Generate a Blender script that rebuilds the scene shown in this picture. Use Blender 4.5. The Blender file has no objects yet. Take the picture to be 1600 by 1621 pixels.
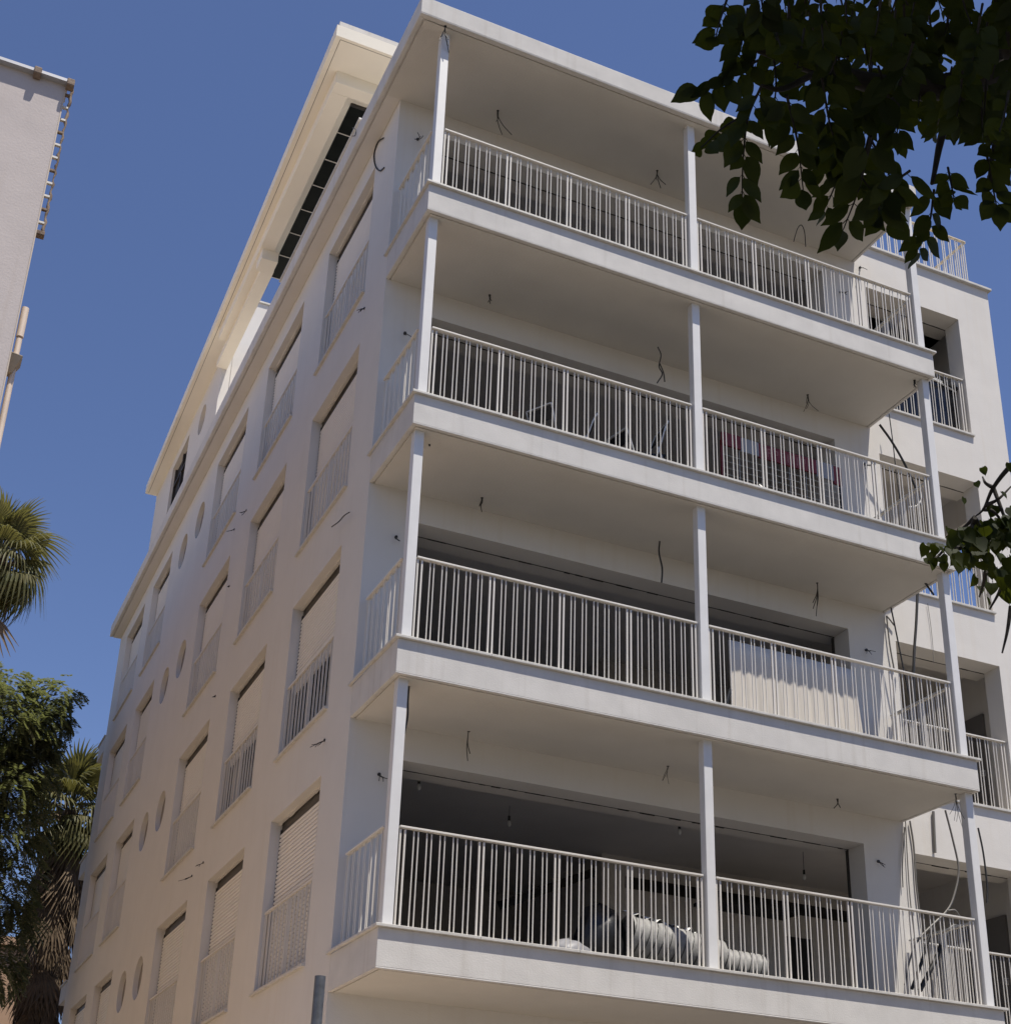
import bpy, bmesh, math, random
from mathutils import Vector, Matrix, Quaternion
random.seed(7)
SC = bpy.context.scene
COL = SC.collection
R = math.radians

# ------------------------------------------------------------------ camera
CAM = Vector((-4.667, -13.524, 1.598))
RT = Vector((0.91212657, -0.40837498, 0.03542596))
UP = Vector((-0.19563545, -0.35775225, 0.9130937))
FW = Vector((0.36021091, 0.83978759, 0.40620796))
FPX, CX, CY = 2263.556, 779.442, 1037.026          # focal length and principal point in photo pixels (1600 wide)
cd = bpy.data.cameras.new('camera'); co = bpy.data.objects.new('camera', cd); COL.objects.link(co)
M = Matrix((RT, UP, -FW)).transposed().to_4x4(); M.translation = CAM
co.matrix_world = M
cd.sensor_fit = 'HORIZONTAL'; cd.sensor_width = 36.0; cd.lens = 36.0 * FPX / 1600
cd.shift_x = (800 - CX) / 1600; cd.shift_y = (CY - 810.5) / 1600
cd.clip_start = 0.05; cd.clip_end = 3000
SC.camera = co

# ------------------------------------------------------------------ light
SUN = Vector((0.15, -0.33, 1.0)).normalized()
w = bpy.data.worlds.new('World'); SC.world = w; w.use_nodes = True
nt = w.node_tree; nt.nodes.clear()
sky = nt.nodes.new('ShaderNodeTexSky'); sky.sky_type = 'NISHITA'; sky.sun_disc = False
sky.sun_elevation = math.asin(SUN.z); sky.sun_rotation = math.atan2(SUN.x, SUN.y)
sky.altitude = 0; sky.air_density = 1.0; sky.dust_density = 0.2; sky.ozone_density = 7.0
bg = nt.nodes.new('ShaderNodeBackground'); bg.inputs[1].default_value = 0.08
wo = nt.nodes.new('ShaderNodeOutputWorld')
tint = nt.nodes.new('ShaderNodeMix'); tint.data_type = 'RGBA'; tint.blend_type = 'MULTIPLY'; tint.inputs['Factor'].default_value = 1
tint.inputs['B'].default_value = (1.10, .965, 1.03, 1)            # one even white-balance tint for the whole sky
nt.links.new(sky.outputs[0], tint.inputs['A']); nt.links.new(tint.outputs['Result'], bg.inputs[0]); nt.links.new(bg.outputs[0], wo.inputs[0])
sl = bpy.data.lights.new('sun', 'SUN'); sl.energy = 4.35; sl.angle = R(0.53); sl.color = (1.0, 0.94, 0.84)
so = bpy.data.objects.new('sun', sl); COL.objects.link(so)
so.rotation_euler = SUN.to_track_quat('Z', 'Y').to_euler(); so.location = (20, -30, 60)
SC.view_settings.view_transform = 'Standard'; SC.view_settings.look = 'None'
SC.view_settings.gamma = 1.0; SC.view_settings.use_curve_mapping = False
SC.view_settings.exposure = 0.52

# ------------------------------------------------------------------ helpers
def ray(px, py): return FW + RT * ((px - CX) / FPX) - UP * ((py - CY) / FPX)
def on(px, py, ax, val):                     # a photo pixel on the plane axis = val
    d = ray(px, py); return CAM + d * ((val - CAM[ax]) / d[ax])
def at(px, py, dist): return CAM + ray(px, py).normalized() * dist
def proj(v):
    q = v - CAM; z = q.dot(FW)
    if z <= 0.05: return None
    return (CX + FPX * q.dot(RT) / z, CY - FPX * q.dot(UP) / z)

class MB:
    def __init__(s): s.v = []; s.f = []; s.sm = []
    def add(s, vs, fs, smooth=False):
        o = len(s.v); s.v += [tuple(v) for v in vs]
        for f in fs: s.f.append(tuple(i + o for i in f)); s.sm.append(smooth)
        return s
    def quad(s, a, b, c, d): return s.add([a, b, c, d], [(0, 1, 2, 3)])
    def box(s, x0, x1, y0, y1, z0, z1):
        v = [(x, y, z) for x in (x0, x1) for y in (y0, y1) for z in (z0, z1)]
        return s.add(v, [(0, 1, 3, 2), (4, 6, 7, 5), (0, 4, 5, 1), (2, 3, 7, 6), (0, 2, 6, 4), (1, 5, 7, 3)])
    def tube(s, pts, r, n=6, caps=True):
        pts = [Vector(p) for p in pts]; rs = r if isinstance(r, (list, tuple)) else [r] * len(pts)
        vs = []; fs = []; a = None
        for i, p in enumerate(pts):
            t = (pts[min(i + 1, len(pts) - 1)] - pts[max(i - 1, 0)])
            t = t.normalized() if t.length > 1e-9 else Vector((0, 0, 1))
            if a is None:
                a = t.cross(Vector((0.31, 0.17, 0.93)))
                if a.length < 1e-3: a = t.cross(Vector((1, 0, 0)))
            a = (a - t * a.dot(t)).normalized(); b = t.cross(a)
            for k in range(n):
                g = 2 * math.pi * k / n
                vs.append(p + (a * math.cos(g) + b * math.sin(g)) * rs[i])
        m = len(pts)
        for i in range(m - 1):
            for k in range(n):
                k2 = (k + 1) % n
                fs.append((i * n + k, i * n + k2, (i + 1) * n + k2, (i + 1) * n + k))
        s.add(vs, fs, True)
        if caps:
            s.add(vs[:n], [tuple(range(n - 1, -1, -1))]); s.add(vs[-n:], [tuple(range(n))])
        return s
    def bar(s, a, b, wx, wy, up=Vector((0, 0, 1))):      # rectangular bar between two points
        a = Vector(a); b = Vector(b); t = (b - a).normalized()
        x = t.cross(up)
        if x.length < 1e-3: x = t.cross(Vector((0, 1, 0)))
        x.normalize(); y = x.cross(t)
        vs = []
        for p in (a, b):
            for i, j in ((-1, -1), (1, -1), (1, 1), (-1, 1)): vs.append(p + x * wx / 2 * i + y * wy / 2 * j)
        return s.add(vs, [(3, 2, 1, 0), (4, 5, 6, 7), (0, 1, 5, 4), (1, 2, 6, 5), (2, 3, 7, 6), (3, 0, 4, 7)])
    def mesh(s, name, mat):
        me = bpy.data.meshes.new(name); me.from_pydata(s.v, [], s.f); me.update()
        if mat: me.materials.append(mat)
        me.polygons.foreach_set('use_smooth', s.sm)
        return me
    def build(s, name, mat, parent=None, kind=None, bevel=0):
        return link(name, s.mesh(name, mat), parent, kind, bevel)
def link(name, me, parent=None, kind=None, bevel=0):
    o = bpy.data.objects.new(name, me); COL.objects.link(o)
    if parent: o.parent = parent
    if kind: o['kind'] = kind
    if bevel:
        md = o.modifiers.new('bevel', 'BEVEL'); md.width = bevel; md.segments = 2; md.limit_method = 'ANGLE'; md.angle_limit = R(40)
    return o
def empty(name, loc=(0, 0, 0)):
    o = bpy.data.objects.new(name, None); o.empty_display_size = .2; COL.objects.link(o); o.location = loc; return o
def tag(o, label, cat, group=None):
    o['label'] = label; o['category'] = cat
    if group: o['group'] = group
    return o
def spline(pts, m=6):                         # Catmull-Rom through points
    P = [Vector(p) for p in pts]; P = [P[0] * 2 - P[1]] + P + [P[-1] * 2 - P[-2]]; out = []
    for i in range(1, len(P) - 2):
        for k in range(m):
            t = k / m; a, b, c, d = P[i - 1:i + 3]
            out.append(.5 * ((2 * b) + (c - a) * t + (2 * a - 5 * b + 4 * c - d) * t * t + (3 * b - a - 3 * c + d) * t ** 3))
    out.append(P[-2]); return out

# ------------------------------------------------------------------ materials
def mat(name, col, rough=.8, var=.0, scale=3., bump=0., bscale=40., metal=0., streak=0., spec=None, col2=None, trans=None):
    m = bpy.data.materials.new(name); m.use_nodes = True; t = m.node_tree; b = t.nodes['Principled BSDF']
    b.inputs['Roughness'].default_value = rough; b.inputs['Metallic'].default_value = metal
    if spec is not None: b.inputs['Specular IOR Level'].default_value = spec
    b.inputs['Base Color'].default_value = (*col, 1)
    if var or bump or streak:
        tc = t.nodes.new('ShaderNodeTexCoord')
    if var:
        n = t.nodes.new('ShaderNodeTexNoise'); n.inputs['Scale'].default_value = scale; n.inputs['Detail'].default_value = 6; n.inputs['Roughness'].default_value = .6
        t.links.new(tc.outputs['Object'], n.inputs['Vector'])
        r = t.nodes.new('ShaderNodeValToRGB'); r.color_ramp.elements[0].position = .3; r.color_ramp.elements[1].position = .7
        c2 = col2 or tuple(c * (1 - var) for c in col)
        r.color_ramp.elements[0].color = (*c2, 1); r.color_ramp.elements[1].color = (*col, 1)
        t.links.new(n.outputs['Fac'], r.inputs['Fac']); out = r.outputs['Color']
        if streak:
            mp = t.nodes.new('ShaderNodeMapping'); mp.inputs['Scale'].default_value = (5.5, 5.5, .22)
            n2 = t.nodes.new('ShaderNodeTexNoise'); n2.inputs['Scale'].default_value = 1.6; n2.inputs['Detail'].default_value = 5
            t.links.new(tc.outputs['Object'], mp.inputs['Vector']); t.links.new(mp.outputs['Vector'], n2.inputs['Vector'])
            r2 = t.nodes.new('ShaderNodeValToRGB'); r2.color_ramp.elements[0].position = .56; r2.color_ramp.elements[1].position = .8
            r2.color_ramp.elements[0].color = (1, 1, 1, 1); k = 1 - streak; r2.color_ramp.elements[1].color = (k, k * .98, k * .95, 1)
            t.links.new(n2.outputs['Fac'], r2.inputs['Fac'])
            mx = t.nodes.new('ShaderNodeMix'); mx.data_type = 'RGBA'; mx.blend_type = 'MULTIPLY'; mx.inputs['Factor'].default_value = 1
            t.links.new(out, mx.inputs['A']); t.links.new(r2.outputs['Color'], mx.inputs['B']); out = mx.outputs['Result']
        t.links.new(out, b.inputs['Base Color'])
    if bump:
        n3 = t.nodes.new('ShaderNodeTexNoise'); n3.inputs['Scale'].default_value = bscale; n3.inputs['Detail'].default_value = 4
        t.links.new(tc.outputs['Object'], n3.inputs['Vector'])
        n4 = t.nodes.new('ShaderNodeTexNoise'); n4.inputs['Scale'].default_value = 1.7; n4.inputs['Detail'].default_value = 2
        t.links.new(tc.outputs['Object'], n4.inputs['Vector'])
        ad = t.nodes.new('ShaderNodeMath'); ad.operation = 'MULTIPLY_ADD'; ad.inputs[1].default_value = 4.0
        t.links.new(n4.outputs['Fac'], ad.inputs[0]); t.links.new(n3.outputs['Fac'], ad.inputs[2])
        bp = t.nodes.new('ShaderNodeBump'); bp.inputs['Strength'].default_value = bump; bp.inputs['Distance'].default_value = .01
        t.links.new(ad.outputs[0], bp.inputs['Height']); t.links.new(bp.outputs['Normal'], b.inputs['Normal'])
    if trans:
        tr = t.nodes.new('ShaderNodeBsdfTranslucent'); tr.inputs['Color'].default_value = (*trans, 1)
        ms = t.nodes.new('ShaderNodeMixShader'); ms.inputs[0].default_value = .4
        o = t.nodes['Material Output']
        t.links.new(b.outputs[0], ms.inputs[1]); t.links.new(tr.outputs[0], ms.inputs[2]); t.links.new(ms.outputs[0], o.inputs[0])
    return m

PL = mat('white_plaster', (.67, .64, .60), .9, .05, 1.3, .18, 55, streak=.03, spec=.2)
SLABM = mat('slab_plaster', (.64, .615, .58), .9, .14, 2.2, .25, 60, streak=.14, spec=.2)
CEIL = mat('ceiling_plaster', (.62, .59, .545), .92, .09, .9, .3, 40, spec=.15)
INT = mat('interior_plaster', (.64, .60, .55), .95, .12, .9, .3, 30, spec=.1)
STONE = mat('coping_stone', (.60, .575, .53), .55, .2, 9, .15, 80)
RAIL = mat('white_powder_coat', (.68, .64, .58), .4, .04, 20)
POSTM = mat('white_post_paint', (.69, .68, .665), .45, .08, 4)
SHUT = mat('shutter_aluminium', (.78, .75, .71), .5, .05, 5)
DARK = mat('dark_void', (.022, .02, .018), .8)
ALU = mat('dark_frame_and_gap_shade', (.05, .045, .04), .45, metal=.3)
GLASS = mat('window_glass', (.02, .022, .024), .08, spec=.6)
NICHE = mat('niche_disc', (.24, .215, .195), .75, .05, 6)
FLOOR = mat('floor_tile', (.11, .105, .095), .6, .15, 4)
BLACKW = mat('black_cable', (.018, .017, .016), .5)
GREYW = mat('grey_conduit', (.15, .14, .125), .5)
WHITEW = mat('white_conduit', (.6, .58, .54), .5)
PVM = mat('solar_glass', (.010, .013, .011), .5, .4, 6, spec=.08)
CREAM = mat('cream_rail_paint', (.66, .57, .43), .5, .2, 12)
SOFF = mat('penthouse_soffit', (.80, .75, .65), .9, .05, 1.0, .25, 40, spec=.15)

# ------------------------------------------------------------------ setting: ground, road, pavements
GRND = mat('dry_earth', (.12, .10, .07), .95, .35, .35, .4, 8)
PAVE = mat('pavement_concrete', (.37, .32, .265), .9, .2, 1.2, .3, 25)
PAVE2 = mat('low_bounce_pavement', (.16, .14, .12), .9, .2, 1.2, .3, 25)  # unseen far pavement, darkened to weaken the ground bounce
PATHM = mat('path_paving', (.66, .54, .42), .9, .15, 1.2, .3, 25)  # unseen path, paled so it bounces warm light onto the side facade
ASPH = mat('asphalt', (.055, .054, .052), .9, .3, 2.5, .4, 60)
KERB = mat('kerb_stone', (.42, .40, .37), .85, .2, 4, .3, 30)
LINE = mat('road_paint', (.72, .72, .70), .7, .2, 8)
def sheet(name, x0, x1, y0, y1, z, m, kind='structure'):
    b = MB(); b.quad((x0, y0, z), (x1, y0, z), (x1, y1, z), (x0, y1, z)); return b.build(name, m, None, kind)
sheet('ground', -800, 800, -800, 800, 0, GRND)
sheet('road', -300, 300, -11.8, -6.8, .004, ASPH)
for i in range(-12, 13):
    sheet('road_marking', i * 6 - 1.4, i * 6 + 1.4, -9.36, -9.24, .008, LINE)
for y0, y1 in ((-6.5, -2.5), (-16.5, -12.1)):
    b = MB(); b.box(-300, 300, y0, y1, -.05, .13); b.build('pavement', PAVE if y0 > -10 else PAVE2, None, 'structure')
for y0, y1 in ((-6.8, -6.5), (-12.1, -11.8)):
    b = MB(); b.box(-300, 300, y0, y1, -.05, .15); b.build('kerb', KERB, None, 'structure', .015)
b = MB(); b.box(-4.44, -.02, -2.5, 24, -.05, .1); b.build('path', PATHM, None, 'structure')

# ------------------------------------------------------------------ apartment building
Z0, H, NF = 4.94, 3.2, 4
FZ = [Z0 + k * H for k in range(NF)]
W, D, T = 8.03, 1.522, .45
L = 22.75                                       # side facade runs from y = D to y = L
WR = 10.83                                      # right end of the front wall
ROOFB, ROOFT = 17.30, 17.62
bld = empty('apartment_building')
tag(bld, 'new white apartment block with stacked balconies and roller shutters', 'building')

def wall_panel(mb, fn, u0, u1, v0, v1, th, holes=(), circles=(), rev=True):
    """a wall in (u, v) with openings; fn(u, v, t) -> xyz, t = 0 the outer face, t = th the inner one"""
    us = {u0, u1}; vs = {v0, v1}
    sq = [(c[0] - c[2] * 1.2, c[0] + c[2] * 1.2, c[1] - c[2] * 1.2, c[1] + c[2] * 1.2) for c in circles]
    for a, b_, c, d in list(holes) + sq: us |= {a, b_}; vs |= {c, d}
    us = sorted(u for u in us if u0 - 1e-6 <= u <= u1 + 1e-6); vs = sorted(v for v in vs if v0 - 1e-6 <= v <= v1 + 1e-6)
    def inside(u, v, L_): return any(a < u < b_ and c < v < d for a, b_, c, d in L_)
    for i in range(len(us) - 1):
        for j in range(len(vs) - 1):
            uc = (us[i] + us[i + 1]) / 2; vc = (vs[j] + vs[j + 1]) / 2
            if inside(uc, vc, holes) : continue
            q = [(us[i], vs[j]), (us[i + 1], vs[j]), (us[i + 1], vs[j + 1]), (us[i], vs[j + 1])]
            if not inside(uc, vc, sq): mb.quad(*[fn(u, v, 0) for u, v in q])
            mb.quad(*[fn(u, v, th) for u, v in reversed(q)])
    for a, b_, c, d in holes:
        for p, q in (((a, c), (a, d)), ((a, d), (b_, d)), ((b_, d), (b_, c)), ((b_, c), (a, c))):
            mb.quad(fn(*p, 0), fn(*q, 0), fn(*q, th), fn(*p, th))
    for (cu, cv, r), (a, b_, c, d) in zip(circles, sq):
        N = 40; ring = []; outer = []
        for k in range(N):
            g = 2 * math.pi * k / N; cx, cy = math.cos(g), math.sin(g)
            m_ = max(abs(cx), abs(cy)); ring.append((cu + r * cx, cv + r * cy)); outer.append((cu + r * 1.2 * cx / m_, cv + r * 1.2 * cy / m_))
        for k in range(N):
            k2 = (k + 1) % N
            mb.quad(fn(*outer[k], 0), fn(*outer[k2], 0), fn(*ring[k2], 0), fn(*ring[k], 0))
            mb.quad(fn(*ring[k], 0), fn(*ring[k2], 0), fn(*ring[k2], .1), fn(*ring[k], .1))
    for p, q in (((u0, v0), (u0, v1)), ((u0, v1), (u1, v1)), ((u1, v1), (u1, v0)), ((u1, v0), (u0, v0))):
        mb.quad(fn(*p, 0), fn(*q, 0), fn(*q, th), fn(*p, th))

# side facade (plane x = 0)
COLS = [(2.5, 4.7), (6.05, 8.24), (9.62, 12.0), (16.2, 18.3), (19.3, 21.6)]
WZ0, WZ1 = .03, 2.33
CIRC = [13.25, 14.82]
holes = [(a, c, z + WZ0, z + WZ1) for z in FZ for a, c in COLS]
circ = [(y, z + 1.66, .40) for z in FZ for y in CIRC]
mb = MB(); wall_panel(mb, lambda u, v, t: (t, u, v), D, L, 0, ROOFB + .02, .2, holes, circ)
mb.build('side_wall', PL, bld)
for z in FZ:
    for y in CIRC:
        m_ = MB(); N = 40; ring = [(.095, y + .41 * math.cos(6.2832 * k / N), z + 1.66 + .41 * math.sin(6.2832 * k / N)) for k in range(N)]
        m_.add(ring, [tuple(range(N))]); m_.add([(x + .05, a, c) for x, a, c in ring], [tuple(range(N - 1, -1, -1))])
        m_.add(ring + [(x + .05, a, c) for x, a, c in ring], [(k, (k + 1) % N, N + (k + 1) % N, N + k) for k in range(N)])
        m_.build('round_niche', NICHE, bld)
# rear wall and rear balcony slabs
mb = MB(); mb.box(.2, WR, L - .2, L - .003, 0, ROOFB); mb.build('rear_wall', PL, bld)
for z in FZ:
    mb = MB(); mb.box(.003, 4.0, L, 23.85, z - .45, z - .02); mb.build('rear_balcony', SLABM, bld, None, .01)
    mb = MB(); mb.box(-.03, 4.03, L + .1, 23.89, z - .02, z + .02); mb.build('coping', STONE, bld, None, .006)

# windows of the side facade
def shutter_mesh(y0, y1, z0, z1):
    mb = MB(); pitch = .058; n = max(1, int(round((z1 - z0) / pitch))); h = (z1 - z0) / n
    for i in range(n):                                   # curved slats with a slot between them
        zb = z0 + i * h; prof = [(.020, zb), (.006, zb + h * .06), (0, zb + h * .42), (.006, zb + h * .76), (.020, zb + h * .80)]
        vs = []
        for x, z in prof: vs += [(x, y0, z), (x, y1, z)]
        mb.add(vs, [(2 * j, 2 * j + 1, 2 * j + 3, 2 * j + 2) for j in range(4)])
    mb.box(-.004, .022, y0, y1, z0 - .03, z0 + .004)
    return mb
LIFT = {(1, 0): 1.0, (1, 1): 1.02, (3, 1): .5}
rng = random.Random(3)
for k, z in enumerate(FZ):
    for c, (a, e) in enumerate(COLS):
        z0, z1 = z + WZ0, z + WZ1
        f = MB()
        for yy in (a + .005, e - .035): f.box(.14, .2, yy, yy + .03, z0, z1 - .1)
        f.box(.158, .166, a + .02, e - .02, z0 + LIFT.get((k, c), .02), z1 - .004)  # dark sheet standing in for shade in slat slots and head gap
        f.box(.172, .198, a + .004, e - .004, z1 - .12, z1 - .004); f.box(.27, .32, a - .05, e + .05, z0 - .02, z0 + .06)
        f.box(.27, .32, (a + e) / 2 - .03, (a + e) / 2 + .03, z0 + .06, z1 - .1)
        win = f.build('window', ALU, bld)
        g = MB(); g.box(.29, .30, a - .1, e + .1, z0 - .1, z1 + .1); g.build('pane', GLASS, win)
        lift = LIFT.get((k, c), .02)
        top = z1 - (.155 if c < 3 else .13)
        if k == 3: top = z1 - .17
        s = shutter_mesh(a + .03, e - .018, z0 + lift, top)
        o = s.build('shutter', SHUT, win); o.location.x = .135; o['kind'] = 'stuff'
        s = MB(); s.box(-.045, .2, a - .02, e + .08, z0 - .035, z0 + .003); s.build('sill', STONE, win, None, .005)
        # railing between the jambs
        rr = MB(); rx = .055
        rr.box(rx - .02, rx + .02, a + .01, e - .01, z0 + 1.03, z0 + 1.06); rr.box(rx - .012, rx + .012, a + .01, e - .01, z0 + .04, z0 + .06)
        n = int((e - a - .1) / .155)
        for i in range(n + 1):
            y = a + .06 + i * (e - a - .12) / n
            for dy in (-.022, .022):
                if a + .02 < y + dy < e - .02: rr.box(rx - .006, rx + .006, y + dy - .006, y + dy + .006, z0 + .06, z0 + 1.03)
        for y in (a + .03, e - .03, (a + e) / 2): rr.box(rx - .012, rx + .012, y - .012, y + .012, z0, z0 + 1.03)
        rr.build('window_railing', RAIL, win)
        # crumbly plaster edge over the shutter slot
        j = MB(); y = a + .005; prev = .018
        while y < e - .02:
            st = rng.uniform(.05, .16); y2 = min(e - .005, y + st); h2 = rng.choice((.010, .016, .024, .035, .012))
            j.add([(.105, y, z1 - prev), (.105, y2, z1 - h2), (.105, y2, z1 + .01), (.105, y, z1 + .01),
                   (.14, y, z1 - prev), (.14, y2, z1 - h2), (.14, y2, z1 + .01), (.14, y, z1 + .01)],
                  [(0, 1, 2, 3), (0, 4, 5, 1), (4, 7, 6, 5)]); y = y2; prev = h2
        j.build('plaster_edge', PL, win)

# front wall (plane y = D), thickness .33
MAINO = (.67, 7.33, 2.34); WINGO = (8.17, 10.1, 2.33)
holes = []
for z in FZ:
    holes += [(MAINO[0], MAINO[1], z + .002, z + MAINO[2]), (WINGO[0], WINGO[1], z + .03, z + WINGO[2])]
mb = MB(); wall_panel(mb, lambda u, v, t: (u, D + t, v), .2, W - .03, 0, ROOFB + .01, .33, [h for h in holes if h[1] < 8])
mb.build('front_wall', PL, bld)
mb = MB(); wall_panel(mb, lambda u, v, t: (u, D + t, v), W - .03, WR, 0, 17.70, .33, [h for h in holes if h[1] > 8])
mb.build('wing_wall', PL, bld)
# right side wall with an opening on the third floor that shows the sky
mb = MB(); sz = FZ[2]
wall_panel(mb, lambda u, v, t: (WR - t, u, v), D + .33, L, 0, 17.70, .2, [(2.25, 3.9, sz + .3, sz + 2.2)])
mb.build('far_side_wall', PL, bld)
# slabs inside, partitions, floor finishes
for k in range(NF + 1):
    z = Z0 + k * H
    top = z if k < NF else ROOFB + .3
    mb = MB(); mb.box(.2, WR - .2, D + .33, 9.0, (z - .45) if k < NF else ROOFB, top); mb.build('interior_slab', INT, bld)
    if k < NF:
        mb = MB(); mb.box(5.2, WR - .2, 5.0, 5.15, z, z + 2.75)
        mb.box(.2, 5.35, 8.0, 8.15, z, z + 2.75); mb.box(5.2, 5.35, 5.15, 8.0, z, z + 2.75)
        mb.build('partition_wall', INT, bld)
        if k >= 1:
            mb = MB(); mb.box(7.75, 7.9, D + .33, 5.0, z, z + 2.75); mb.build('partition_wall', INT, bld)
        # shutter pocket line under the lintel
        for (a, e, hh) in (MAINO, WINGO):
            mb = MB(); mb.box(a - .1, e + .1, D + .335, D + .349, z + hh - .002, z + hh + .02)
            x = a
            while x < e:
                l = rng.uniform(.15, .6); mb.box(x, min(e, x + l * .5), D + .326, D + .34, z + hh - .004 - rng.uniform(0, .012), z + hh + .004); x += l
            mb.build('shutter_pocket', DARK, bld)
            mb = MB(); mb.box(a - .1, e + .1, D + .349, D + .6, z + hh + .0, z + hh + .42); mb.build('pocket_box', INT, bld)
            if e < 8 and k < 2: mb = MB(); mb.box(e - .022, e - .002, D + .335, D + .375, z, z + hh - .01); mb.build('door_track', ALU, bld)
# ground-floor interior is closed
mb = MB(); mb.box(.2, WR - .2, D + .33, 9, 4.2, 4.48); mb.build('interior_slab', INT, bld)

# balcony slabs
def slab(mb, x0, x1, y0, y1, zb, zt, ym=True):
    g = .016
    mb.box(x0, x1, y0, y1, zb + g, zt)
    mb.box(x0, x1, y0, y0 + .05, zb, zb + g + .002)
    mb.box(x0, x0 + .05, y0 + .05, y1, zb, zb + g + .002); mb.box(x1 - .05, x1, y0 + .05, y1, zb, zb + g + .002)
for k, z in enumerate(FZ):
    mb = MB(); slab(mb, 0, W, 0, D, z - T, z - .035)
    s = mb.build('balcony_slab', SLABM, bld, None, .006)
    c = MB(); c.box(.07, W - .07, .07, D, z - T, z - T + .018); c.build('soffit', CEIL, s)
    c = MB(); c.box(.17, W - .17, .17, D, z - .036, z - .004); c.build('floor_tiles', FLOOR, s)
    # coping stones, one by one
    xs = [-.04]; 
    while xs[-1] < W + .04 - 1.3: xs.append(xs[-1] + 1.15)
    xs.append(W + .04)
    for a, e in zip(xs[:-1], xs[1:]):
        c = MB(); c.box(a + .0015, e - .0015, -.043, .17, z - .035, z - .003); c.build('coping_stone', STONE, s, None, .004)
    for x0, x1 in ((-.04, .17), (W - .17, W + .04)):
        for a, e in ((.1715, .86), (.863, D + (.06 if x0 < 0 else -.002))):
            c = MB(); c.box(x0, x1 if e < D else min(x1, -.002) if x0 < 0 and e > D else x1, a, min(e, D - .002), z - .035, z - .003); c.build('coping_stone', STONE, s, None, .004)
    c = MB(); c.box(-.04, -.002, D - .0, D + .07, z - .035, z - .003); c.build('coping_stone', STONE, s)
# roof slab
mb = MB(); x0, x1, y0, y1 = -.3, 8.0, -.05, L + .04
g = .018
mb.box(x0, x1, y0, y1, ROOFB + g, ROOFT)
mb.box(x0, x1, y0, y0 + .07, ROOFB, ROOFB + g + .002); mb.box(x0, x0 + .07, y0 + .07, y1, ROOFB, ROOFB + g + .002); mb.box(x1 - .05, x1, y0 + .07, D, ROOFB, ROOFB + g + .002)
roof = mb.build('roof_slab', SLABM, bld, None, .01)
c = MB(); c.box(x0 + .09, -.003, D, y1, ROOFB, ROOFB + .02); c.build('soffit', PL, roof)
c = MB(); c.box(x0 + .09, x1 - .07, y0 + .09, D - .001, ROOFB, ROOFB + .02); c.build('soffit', CEIL, roof)
# wing roof with coping
mb = MB(); mb.box(8.0, WR, D + .33, L, 17.3, 17.68); mb.build('wing_roof', SLABM, bld)
for a, e in ((7.99, 8.9), (8.9, 9.85), (9.85, WR + .05)):
    c = MB(); c.box(a + .0015, e - .0015, D - .06, D + .38, 17.70, 17.745); c.build('coping_stone', STONE, bld, None, .004)
c = MB(); c.box(WR - .25, WR + .05, D + .3815, L, 17.70, 17.745); c.build('coping_stone', STONE, bld, None, .004)
# wing sills
for z in FZ:
    c = MB(); c.box(WINGO[0] - .05, WINGO[1] + .03, D - .045, D + .3, z - .005, z + .032); c.build('sill', STONE, bld, None, .004)

# posts
for k, z in enumerate(FZ):
    zt = FZ[k + 1] - T if k < 3 else ROOFB
    for xc in (.135, 4.015, 7.945):
        mb = MB(); mb.box(xc - .06, xc + .06, .115, .235, z - .004, zt + .004)
        p_ = mb.build('post', POSTM, bld, None, .008)
        b2 = MB(); b2.box(xc - .075, xc + .075, .10, .25, z - .0035, z + .006); b2.build('base_plate', POSTM, p_)

# balcony railings
def baluster_mesh(name, wd, h, n=6):
    m = MB()
    if n == 6: m.tube([(0, 0, 0), (0, 0, h)], wd / 2, 6, False)
    else: m.box(-wd / 2, wd / 2, -wd * .6, wd * .6, 0, h)
    return m.mesh(name, RAIL)
BAL = baluster_mesh('baluster', .0155, 1.025); BALP = baluster_mesh('railing_post', .0185, 1.06, 4)
def rail_run(a, e, axis, fix, z, panels, indiv, rng_=random.Random(11)):
    m = MB(); rt = z + 1.075
    m2 = MB()
    if axis == 0: m.box(a, e, fix - .032, fix + .032, rt, rt + .022); m2.box(a, e, fix - .016, fix + .016, z + .022, z + .036)
    else: m.box(fix - .032, fix + .032, a, e, rt, rt + .022); m2.box(fix - .016, fix + .016, a, e, z + .022, z + .036)
    rl = m.build('balcony_railing', RAIL, bld, None, .003); m2.build('bottom_rail', RAIL, rl)
    stuff = MB()
    pw = (e - a - .08) / panels
    for i in range(panels + 1):
        u = a + .04 + i * pw
        for du in (-.026, .026):
            q = u + du; loc = (q, fix, z + .0) if axis == 0 else (fix, q, z + .0)
            o = link('railing_post', BALP, rl); o.location = loc
            o.location.z += .0
            if axis: o.rotation_euler.z = R(90)
        if i < panels:
            for j in range(1, 6):
                u2 = u + j * pw / 6
                for du in (-.026, .026):
                    q = u2 + du + rng_.uniform(-.003, .003); loc = (q, fix, z + .034) if axis == 0 else (fix, q, z + .034)
                    if indiv:
                        o = link('baluster', BAL, rl); o.location = loc
                        o.rotation_euler = (R(rng_.uniform(-.12, .12)), R(rng_.uniform(-.15, .15)), 0)
                    else:
                        stuff.tube([loc, (loc[0], loc[1], loc[2] + 1.045)], .0078, 6, False)
    if stuff.v: stuff.build('baluster_row', RAIL, rl, 'stuff')
    return rl
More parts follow.
